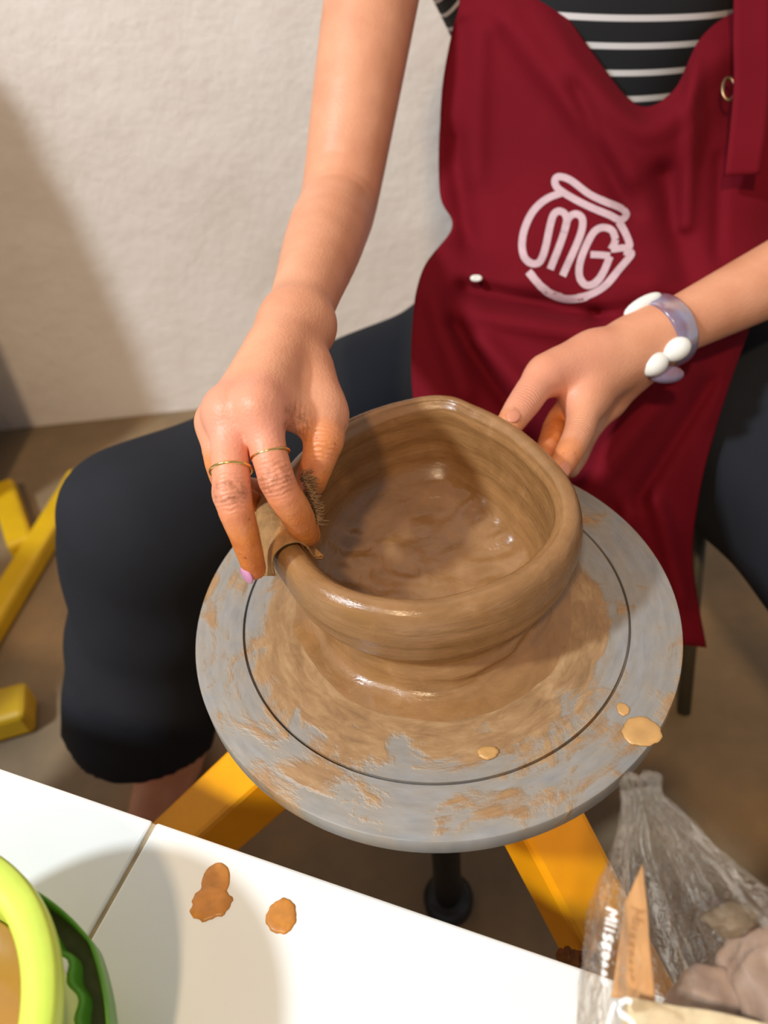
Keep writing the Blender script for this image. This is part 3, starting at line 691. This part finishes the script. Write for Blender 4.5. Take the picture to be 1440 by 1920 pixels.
def rest(p):
    d = trunk(p)+.006
    for S in (SHO, S2): d = smin(d, cone(p, (.225, .575, .85), S, .05, .042), .04)
    d = smin(d, cone(p, UA+(UA-ELB)*.9, SHO, .042, .043), .03); d = smin(d, cone(p, S2, S2*.8+E2*.2, .043, .042), .03)
    d = smin(d, cone(p, (.225, .575, .87), (.225, .54, 1.0), .047, .044), .03)
    h = ell(p, HEAD+np.array([0, .015, .02]), (.074, .092, .105)); h = smin(h, ell(p, HEAD+np.array([0, -.035, -.055]), (.05, .045, .055)), .04)
    h = smin(h, cone(p, HEAD+np.array([0, -.078, .018]), HEAD+np.array([0, -.098, -.014]), .006, .0115), .012)
    for s in (-1, 1):
        h = smin(h, ell(p, HEAD+np.array([s*.076, .02, .0]), (.010, .022, .032)), .008)
        h = np.maximum(h, -ball(p, HEAD+np.array([s*.031, -.098, .018]), .014)+.0)
    h = smin(h, ell(p, HEAD+np.array([0, -.077, -.045]), (.023, .012, .008)), .006)
    d = smin(d, h, .03)
    for H, K, A, toe in ((HIPR, KNR, ANK, np.array([-.05, -.17, 0])), (HIPL, KNL, ANK2, np.array([.04, -.17, 0]))):
        d = smin(d, cone(p, H, K, .07, .05), .04); d = smin(d, cone(p, K, A, .05, .034), .03)
        b = np.array([A[0], A[1], 0]); d = smin(d, cone(p, A, b+toe*-.22+np.array([0, 0, .032]), .033, .030), .02)
        d = smin(d, cone(p, b+np.array([0, 0, .045]), b+toe*.72+np.array([0, 0, .022]), .036, .020), .02); pr = np.array([toe[1], -toe[0], 0])/.178
        for k_, (o_, l_) in enumerate(((-.028, 1.02), (-.012, 1.0), (.002, .95), (.014, .88), (.026, .8))):
            r_ = .0115 if k_ == 0 else .0085
            sg = 1 if A is ANK else -1
            d = smin(d, cone(p, b+toe*.7+pr*o_*sg*-1+np.array([0, 0, .016]), b+toe*l_+pr*o_*sg*-1.1+np.array([0, 0, r_]), r_+.002, r_), .006)
    return d
V1, F1 = isosurface(arm_r, (-.16, -.05, .50), (.16, .66, .92), .0016)
V2_, F2_ = isosurface(arm_l, (.02, .02, .46), (.56, .66, .95), .0022)
Va = np.concatenate([V1, V2_]); Fa = np.concatenate([F1, F2_+len(V1)])
Vr, Fr = isosurface(rest, (-.46, -.22, -.01), (.68, .72, 1.25), .007)
Vb = np.concatenate([Va, Vr]); Fb = np.concatenate([Fa, Fr+len(Va)])
body = np_obj('body', Vb, Fb, SKIN, me_)
def near(P, pts, r): 
    d = np.min([cone(P, pts[i], pts[i+1], 0, 0) for i in range(len(pts)-1)], axis=0) if len(pts) > 1 else ball(P, pts[0], 0)
    return np.clip((r-d)/(r*.45), 0, 1)
cl = np.zeros(len(Vb)); mu = np.zeros(len(Vb)); pk = np.zeros(len(Vb)); PA = Va; n_ = len(Va)
for pts in (I1, M1):
    mid = pts[0]*.35+pts[1]*.65
    cl[:n_] = np.maximum(cl[:n_], .55*near(PA, [mid, pts[1]], .013)); cl[:n_] = np.maximum(cl[:n_], near(PA, [pts[1]*.55+pts[2]*.45, pts[2], pts[3]], .0155))
    mu[:n_] = np.maximum(mu[:n_], near(PA, [pts[1]-FWD*.007], .0115))
cl[:n_] = np.maximum(cl[:n_], near(PA, [T1[2], T1[3]], .0165)*.9); cl[:n_] = np.maximum(cl[:n_], near(PA, R1[1:], .014))
mu[:n_] = np.maximum(mu[:n_], near(PA, [D(548, 790, .41), D(560, 800, .43)], .012)); mu[:n_] = np.maximum(mu[:n_], near(PA, [T1[3], T1[2]*.4+T1[3]*.6], .012)*.9)
mu[:n_] = np.maximum(mu[:n_], near(PA, [I1[3]], .013)*.7)
for pts in (I2, M2, R2): cl[:n_] = np.maximum(cl[:n_], near(PA, pts[2:], .014)*.7)
cl[:n_] = np.maximum(cl[:n_], near(PA, [M2[1], M2[2]], .015)); cl[:n_] = np.maximum(cl[:n_], near(PA, [T2[3]], .014)*.6); mu[:n_] = np.maximum(mu[:n_], near(PA, [D(962, 770, .512)], .009))
pk[:n_] = np.maximum(near(PA, [I1[0], I1[1]], .022), near(PA, [M1[0], M1[1]], .022)); pk[:n_] = np.maximum(pk[:n_], near(PA, [T2[0], T2[2]], .03)*.6)
fo = np.zeros(len(Vb)); fm_ = np.zeros(len(Vb))
for pts, k in ((I1, 1), (M1, 1), (T1, 2), (I2, 1), (T2, 2)):
    axf = pts[k+1]-pts[k-1]; axf /= np.linalg.norm(axf); nr_ = near(PA, [pts[k]-FWD*.008], .0125)
    fo[:n_] = np.where(nr_ > fm_[:n_], (PA-pts[k])@axf, fo[:n_]); fm_[:n_] = np.maximum(fm_[:n_], nr_)
wb = D(556, 788, .418); axf = CA; nr_ = near(PA, [wb], .013); fo[:n_] = np.where(nr_ > fm_[:n_], (PA-wb)@axf, fo[:n_]); fm_[:n_] = np.maximum(fm_[:n_], nr_)
attr(body, 'fold', fo); attr(body, 'foldm', fm_)
attr(body, 'clay', cl); attr(body, 'mud', mu); attr(body, 'pink', pk)

# nails
def nail(pts, f, r, mat, side, L=.0064, W=.0046):
    ax = pts[3]-pts[2]; ax /= np.linalg.norm(ax); n = -FWD+side; n -= ax*(n@ax); n /= np.linalg.norm(n); s = np.cross(ax, n)
    c = pts[2]*(1-f)+pts[3]*f+n*(r-.0006)
    return ellipsoid('fingernail', c, (ax*L, s*W, n*.0016), mat, body)
nail(M1, 1.0, .0064, LILAC, -CA*.75-CB*.2)['label'] = 'lilac painted fingernail'
nail(I2, .9, .0080, NAIL, CA*.3); nail(T2, .9, .0095, NAIL, CB*.3)
# finger rings
def fring(label, a, b, frac, rad, px_t):
    c = a*(1-frac)+b*frac; ax = (b-a)/np.linalg.norm(b-a)+np.array(px_t); ax /= np.linalg.norm(ax)
    u = np.cross(ax, FWD); u /= np.linalg.norm(u); v = np.cross(ax, u)
    P = [c+rad*(math.cos(k)*u+math.sin(k)*v) for k in np.linspace(0, 2*math.pi, 64, endpoint=False)]
    o = tube('finger_ring', P, .0009, GOLD, None, 12, True); tag(o, label, 'ring', 'thin gold finger rings'); return o
fring('thin gold ring on the index finger inside the bowl', I1[0], I1[1], .655, .0099, (0, 0, 0))
fring('thin gold ring on the middle finger with the lilac nail', M1[0], M1[1], .735, .0106, (0, 0, 0))

# bracelet
brc = empty('bracelet', tuple(D(1243, 622, .60))); tag(brc, 'mauve bracelet with white stones on the potter\'s wrist', 'bracelet')
BCN = W2*.80+E2*.20*1.0; BCN = D(1240, 625, .601); ax = (E2-W2)/np.linalg.norm(E2-W2); u = np.cross(ax, FWD); u /= np.linalg.norm(u); v = np.cross(ax, u)
V = []; nn = 72
for k in range(nn):
    a = 2*math.pi*k/nn
    for (dr, da) in ((.0, -.010), (.0016, -.0105), (.0030, -.008), (.0032, .0), (.0030, .008), (.0016, .0105), (.0, .010), (-.0003, 0)):
        V.append(BCN+ax*da+(.0260+dr)*(math.cos(a)*u+math.sin(a)*v))
F = grid_faces(8, nn, True)
for k in range(8): F.append(((nn-1)*8+k, (nn-1)*8+(k+1) % 8, (k+1) % 8, k))
obj('band', V, F, BAND, brc)
for (px, py, t, l, w_, h_) in ((1205, 572, .590, .0165, .0062, .007), (1268, 655, .575, .0125, .0095, .0085), (1226, 683, .575, .0125, .0095, .0085)):
    dirx = CA*.86+CB*.5 if py < 600 else CA*.8+CB*.45
    ellipsoid('stone', D(px, py, t), (dirx*l, np.cross(dirx, FWD)*w_, FWD*h_), PEARL, brc)
ellipsoid('setting', D(1248, 702, .580), (CA*.014, CB*.007, FWD*.006), BAND, brc)

# hair, eyes
def hair(p):
    d = ell(p, HEAD+np.array([0, .03, .035]), (.088, .098, .108)); d = np.maximum(d, -ell(p, HEAD+np.array([0, -.09, -.03]), (.066, .075, .095)))
    return smin(d, cone(p, HEAD+np.array([0, .11, .0]), HEAD+np.array([0, .12, -.16]), .045, .03), .03)
Vh, Fh = isosurface(hair, HEAD-np.array([.13, .14, .25]), HEAD+np.array([.13, .2, .17]), .006); np_obj('hair', Vh, Fh, HAIR, me_)
EYE = simple('eye', srgb(60, 44, 36), .2)
for s in (-1, 1): ellipsoid('eye', HEAD+np.array([s*.031, -.072, .018]), ((.012, 0, 0), (0, .012, 0), (0, 0, .012)), EYE, me_)

# shirt
def shirt(p):
    d = trunk(p)-.004
    for S in (SHO, S2): d = smin(d, cone(p, (.225, .575, .85), S, .056, .050), .04)
    d = smin(d, cone(p, UA+(UA-ELB)*.45, SHO, .0475, .052), .03); d = smin(d, cone(p, S2, S2*.72+E2*.28, .052, .050), .03)
    d = np.maximum(d, -cone(p, (.225, .54, .92), (.225, .50, 1.1), .075, .09))
    return d+wob(p, 5, 61)*.003
Vs, Fs = isosurface(shirt, (-.06, .38, .36), (.56, .72, .96), .005)
np_obj('shirt', Vs, Fs, SHIRT, me_)

# trousers
def trousers(p):
    d = None
    for H, K, HM, sg in ((HIPR, KNR, HEMR, -1), (HIPL, KNL, HEML, 1)):
        a = cone(p, H, K, .090, .068) if sg < 0 else cone(p, H, K, .104, .104); b = cone(p, K, HM+(HM-K)*.12, .071, .080)
        l = smin(a, b, .05); nh_ = (K-HM)/np.linalg.norm(K-HM)*.55+CB*.45; nh_ /= np.linalg.norm(nh_); l = np.maximum(l, (HM-p)@nh_-.012)
        d = l if d is None else smin(d, l, .05)
    pel = np.maximum(trunk(p)-.006, p[:, 2]-.45); d = smin(d, pel, .05)
    d = d + wob(p, 4.2, 71)*.0055 + np.sin(p[:, 0]*38+p[:, 2]*46+wob(p, 3, 72)*2.5)*.0022
    # hollow the hems
    for K, HM in ((KNR, HEMR), (KNL, HEML)):
        ax_ = (K-HM)/np.linalg.norm(K-HM); d = np.maximum(d, -np.maximum(cone(p, K, HM-ax_*.05, .05, .070), (p-HM)@ax_-.10))
    return d
Vt, Ft = isosurface(trousers, (-.46, -.13, .02), (.72, .70, .58), .0055)
np_obj('trousers', Vt, Ft, DENIM, me_)

# apron: a cloth draped over chest and lap, hanging between the knees
rows = [
 ([(868, -70), (950, -95), (1035, -5), (1112, 102), (1193, 198), (1262, 172), (1314, 72), (1382, 22), (1462, 12)], .668),
 ([(860, 15), (945, 5), (1030, 55), (1105, 155), (1198, 238), (1268, 214), (1328, 120), (1393, 80), (1466, 70)], .652),
 ([(848, 60), (930, 70), (1018, 125), (1098, 222), (1200, 284), (1275, 262), (1338, 180), (1400, 140), (1468, 125)], .662),
 ([(828, 180), (920, 190), (1010, 235), (1100, 300), (1197, 340), (1280, 325), (1345, 262), (1405, 225), (1470, 205)], .674),
 ([(824, 360), (900, 370), (990, 382), (1090, 402), (1190, 416), (1280, 402), (1350, 380), (1410, 360), (1475, 340)], .678),
 ([(848, 425), (905, 455), (985, 470), (1080, 482), (1180, 487), (1270, 476), (1340, 460), (1398, 445), (1446, 430)], .676),
 ([(792, 508), (870, 540), (960, 560), (1070, 570), (1170, 566), (1265, 560), (1340, 550), (1400, 540), (1432, 528)], .662),
 ([(773, 615), (850, 648), (950, 668), (1060, 680), (1160, 680), (1255, 675), (1320, 660), (1372, 648), (1398, 636)], .650),
 ([(775, 750), (850, 770), (940, 790), (1040, 802), (1130, 808), (1215, 808), (1275, 802), (1318, 796), (1346, 788)], .652),
 ([(800, 900), (880, 900), (960, 906), (1040, 914), (1115, 924), (1185, 932), (1235, 938), (1278, 940), (1307, 942)], .662),
 ([(860, 1050), (930, 1050), (1000, 1050), (1060, 1052), (1120, 1056), (1180, 1060), (1230, 1062), (1270, 1064), (1299, 1064)], .690),
 ([(930, 1190), (990, 1190), (1050, 1192), (1105, 1195), (1155, 1198), (1205, 1202), (1250, 1205), (1290, 1210), (1324, 1214)], .715)]
U_, V_ = 8, 10
R0 = []
for pts, t in rows:
    cc_ = []
    for i, (x, y) in enumerate(pts):
        u = i/(len(pts)-1)*2-1; wgt = 1.0 if rows.index((pts, t)) < 6 else .55
        cc_.append(np.array([x, y, t+.030*wgt*u*u]))
    R0.append(catmull(cc_, U_))
NU = len(R0[0]); colsG = [catmull([r[i] for r in R0], V_) for i in range(NU)]
G = np.array(colsG).transpose(1, 0, 2); NV = G.shape[0]
def seg_d(P, a, b):
    a = np.array(a, float); b = np.array(b, float); ba = b-a; t = np.clip(((P-a)@ba)/(ba@ba), 0, 1); return np.linalg.norm(P-a-t[..., None]*ba, axis=-1)
XY = G[..., :2]; dt = np.zeros(XY.shape[:2])
for a, b, w_, am in (((870, 540), (1120, 592), 17, .013), ((1120, 592), (1330, 560), 16, .008), ((900, 592), (1160, 640), 20, -.009), ((1000, 512), (1220, 525), 26, -.006), ((850, 610), (960, 770), 17, .011), ((812, 560), (872, 740), 20, -.009), ((905, 640), (985, 730), 20, -.007),
                     ((1200, 700), (1010, 930), 22, .011), ((1290, 690), (1120, 900), 26, -.009), ((1330, 720), (1180, 960), 16, .007), ((1180, 960), (1110, 1100), 16, -.010), ((1150, 960), (1240, 1150), 18, .010), ((1230, 940), (1280, 1120), 18, -.008),
                     ((1245, 330), (1290, 520), 26, .007), ((1300, 120), (1285, 420), 14, -.006), ((950, 40), (1180, 330), 28, -.006), ((1080, 170), (1180, 400), 20, .006), ((850, 260), (880, 460), 22, .008), ((900, 60), (890, 330), 22, -.005), ((1350, 300), (1345, 480), 14, .004)):
    dt += 1.5*am*np.exp(-(seg_d(XY, a, b)/w_)**2)
G[..., 2] += dt
AP = CAM + ((G[..., 0:1]-720)*CA-(G[..., 1:2]-960)*CB)/FPX*G[..., 2:3]+FWD*G[..., 2:3]
AP = AP.reshape(-1, 3); AP += FWD*(wob(AP, 9, 81)*.0014)[:, None]
apF = grid_faces(NU, NV); apron = obj('apron', AP, apF, MAROON, me_)
sm = apron.modifiers.new('thickness', 'SOLIDIFY'); sm.thickness = .0016; sm.offset = 0
abvh = BVHTree.FromPolygons([Vector(v) for v in AP], apF)
# the jar logo with the letters MG, printed on the bib
def cp(L): return [(800+x/2.25, y/2.25) for x, y in L]
for nm, L, cl_ in (('logo_lid', [(556, 748), (605, 762), (680, 818), (742, 850), (812, 880), (838, 905), (815, 932), (765, 908), (690, 876), (622, 842), (556, 800), (540, 768)], True),
              ('logo_letter_m', [(572, 815), (505, 842), (450, 892), (415, 962), (402, 1030), (410, 1085), (438, 1115), (468, 1116), (486, 1092), (502, 1040), (520, 955), (535, 908), (558, 893), (582, 905), (590, 935), (578, 985), (552, 1060), (520, 1142)], False),
              ('logo_letter_m', [(578, 985), (596, 925), (625, 905), (652, 918), (657, 950), (645, 1000), (612, 1080), (572, 1168)], False),
              ('logo_letter_g', [(795, 1012), (780, 975), (742, 962), (704, 982), (668, 1048), (645, 1118), (644, 1172), (672, 1204), (712, 1194), (745, 1152), (772, 1086)], False),
              ('logo_letter_g', [(690, 1078), (730, 1080), (772, 1084)], False),
              ('logo_jar', [(808, 940), (838, 990), (853, 1042), (815, 1050), (776, 1055)], False),
              ('logo_jar', [(795, 1012), (788, 1035), (776, 1055)], False),
              ('logo_jar', [(430, 1150), (478, 1203), (532, 1240), (602, 1258), (682, 1246), (752, 1206), (812, 1140), (862, 1074), (830, 1066)], False)):
    stroke(nm, cp(L), 13.5, abvh, WHITEINK, apron, .0014, cl_)
# strap, ring and eyelet
def ribbon(name, left, right, tt, mat, parent, th=.002):
    Lp = catmull([np.array([*p, t]) for p, t in zip(left, tt)], 8); Rp = catmull([np.array([*p, t]) for p, t in zip(right, tt)], 8); V = []
    for a, b in zip(Lp, Rp):
        for k in range(7): q = a+(b-a)*k/6; V.append(D(*q))
    o = obj(name, V, grid_faces(7, len(Lp)), mat, parent); s_ = o.modifiers.new('thickness', 'SOLIDIFY'); s_.thickness = th; s_.offset = 0; return o
strap = ribbon('strap', [(1378, -90), (1376, 0), (1375, 80), (1376, 160), (1368, 250), (1359, 330)], [(1446, -90), (1444, 0), (1444, 80), (1444, 160), (1436, 250), (1424, 326)], [.672, .650, .648, .654, .658, .666], MAROON, apron, .003)
rc = D(1366, 167, .658); P = [rc+.0095*(math.cos(k)*CA*.55+math.sin(k)*CB) for k in np.linspace(0, 2*math.pi, 40, endpoint=False)]
tube('strap_ring', P, .0016, BRASS, apron, 10, True)
ec = D(893, 522, .672); P = [ec+.0036*(math.cos(k)*CA+math.sin(k)*CB*.4) for k in np.linspace(0, 2*math.pi, 32, endpoint=False)]
tube('eyelet', P, .0018, PEARL, apron, 8, True)

# ------------------------------------------------------------------ chamois strip over the rim, under the fingers
def rimpt(th): r = Rb(th); return np.array([BC[0]+r*math.cos(th), BC[1]+r*math.sin(th)]), np.array([math.cos(th), math.sin(th)])
tha = math.atan2(ZP(512, 1000, HD+BZ)[1]-BC[1], ZP(512, 1000, HD+BZ)[0]-BC[0]) % (2*math.pi); thb = tha-.62
thA = math.atan2(*(ZP(536, 1036, HD+BZ)[:2]-BC)[::-1]) % (2*math.pi)
prof_l = [(.0175, .044), (.0135, .050), (.0092, .060), (.0076, .069), (.0054, .0755), (.0005, .0790), (-.004, .0795), (-.0085, .0775), (-.0118, .0725), (-.0135, .066), (-.0150, .0615), (-.0180, .0590), (-.0205, .0600), (-.0205, .0620), (-.0180, .0625), (-.0155, .0640)]
PL = catmull([np.array(p) for p in prof_l], 4); V = []; nl = 44
for i in range(nl):
    s = i/(nl-1); th = thA-.02-s*.60
    xy, dn = rimpt(th)
    for j, (dr, z) in enumerate(PL):
        wv = .0014*math.sin(9*s+j*.12)*(1 if z < .06 else .35)
        if dr > 0: z = max(z, .061-.021*min(1, s*2.0)); dr = min(dr, .0078+.0105*min(1, s*2.0))
        fl = .010*max(0, (.062-z)/.02)*(.1+1.1*s) if dr > 0 else 0
        V.append((xy[0]+dn[0]*(dr+wv+fl), xy[1]+dn[1]*(dr+wv+fl), HD+z+.0004*math.sin(20*s)))
ch = empty('chamois_strip', tuple(rimpt(thA-.3)[0])+(HD+BZ,)); tag(ch, 'tan chamois leather strip folded over the bowl rim under the fingers', 'leather strip')
lea = obj('leather', V, grid_faces(len(PL), nl), LEATHER, ch); s_ = lea.modifiers.new('thickness', 'SOLIDIFY'); s_.thickness = .0011; s_.offset = 1
# frayed fibres on the inner edge, beside the index finger
bmv = []; bmf = []; r_ = np.random.default_rng(5)
for k in range(230):
    s = r_.uniform(0, 1); base = D(568+22*s+r_.uniform(-8, 8), 888+90*s+r_.uniform(-6, 6), .4165+.010*s); tip = base+CA*r_.uniform(.0015, .0068)+CB*r_.uniform(-.003, .0035)-FWD*r_.uniform(-.002, .003)
    md = (base+tip)/2+CB*r_.uniform(-.0012, .0012); P = [base, md, tip]; i0 = len(bmv)
    for q, w_ in zip(P, (.00045, .00035, .0001)):
        for a in range(3): bmv.append(q+w_*(math.cos(a*2.09)*CB+math.sin(a*2.09)*FWD))
    for a in range(3):
        for l in range(2): bmf.append((i0+l*3+a, i0+l*3+(a+1) % 3, i0+l*3+3+(a+1) % 3, i0+l*3+3+a))
fr = obj('frayed_fibres', bmv, bmf, FRINGE, ch); fr['kind'] = 'stuff'

# ------------------------------------------------------------------ clay crumbs caught on the front leg of the stand
for k, (x, y, r) in enumerate(((1055, 1790, .0042), (1068, 1795, .0052), (1084, 1796, .0046), (1098, 1802, .0060), (1112, 1806, .0050), (1062, 1782, .0028), (1122, 1800, .0045))):
    best = None
    dv = ray(x, y); zz = HD-.045
    # the leg's upper face
    n_leg = np.cross(np.cross(kd*1.0+np.array([0, 0, -.98]), np.array([0, 0, 1.])), kd+np.array([0, 0, -.98])); n_leg /= np.linalg.norm(n_leg)
    if n_leg[2] < 0: n_leg = -n_leg
    p0 = kd*.03+np.array([0, 0, HD-.045])+n_leg*.0225; t = ((p0-CAM)@n_leg)/(dv@n_leg); c = CAM+dv*t
    bm = bmesh.new(); bmesh.ops.create_icosphere(bm, subdivisions=3, radius=1)
    P = np.array([v.co for v in bm.verts]); nz = wob(P, .7, 90+k)*.22
    for v, q in zip(bm.verts, nz): v.co = Vector(c+n_leg*r*.35)+v.co*(1+q)*r
    o = from_bm('clay_crumb', bm, CRUMB); tag(o, 'dark brown clay crumb caught on the yellow leg beside the table edge', 'clay crumb', 'clay crumbs on the yellow leg')
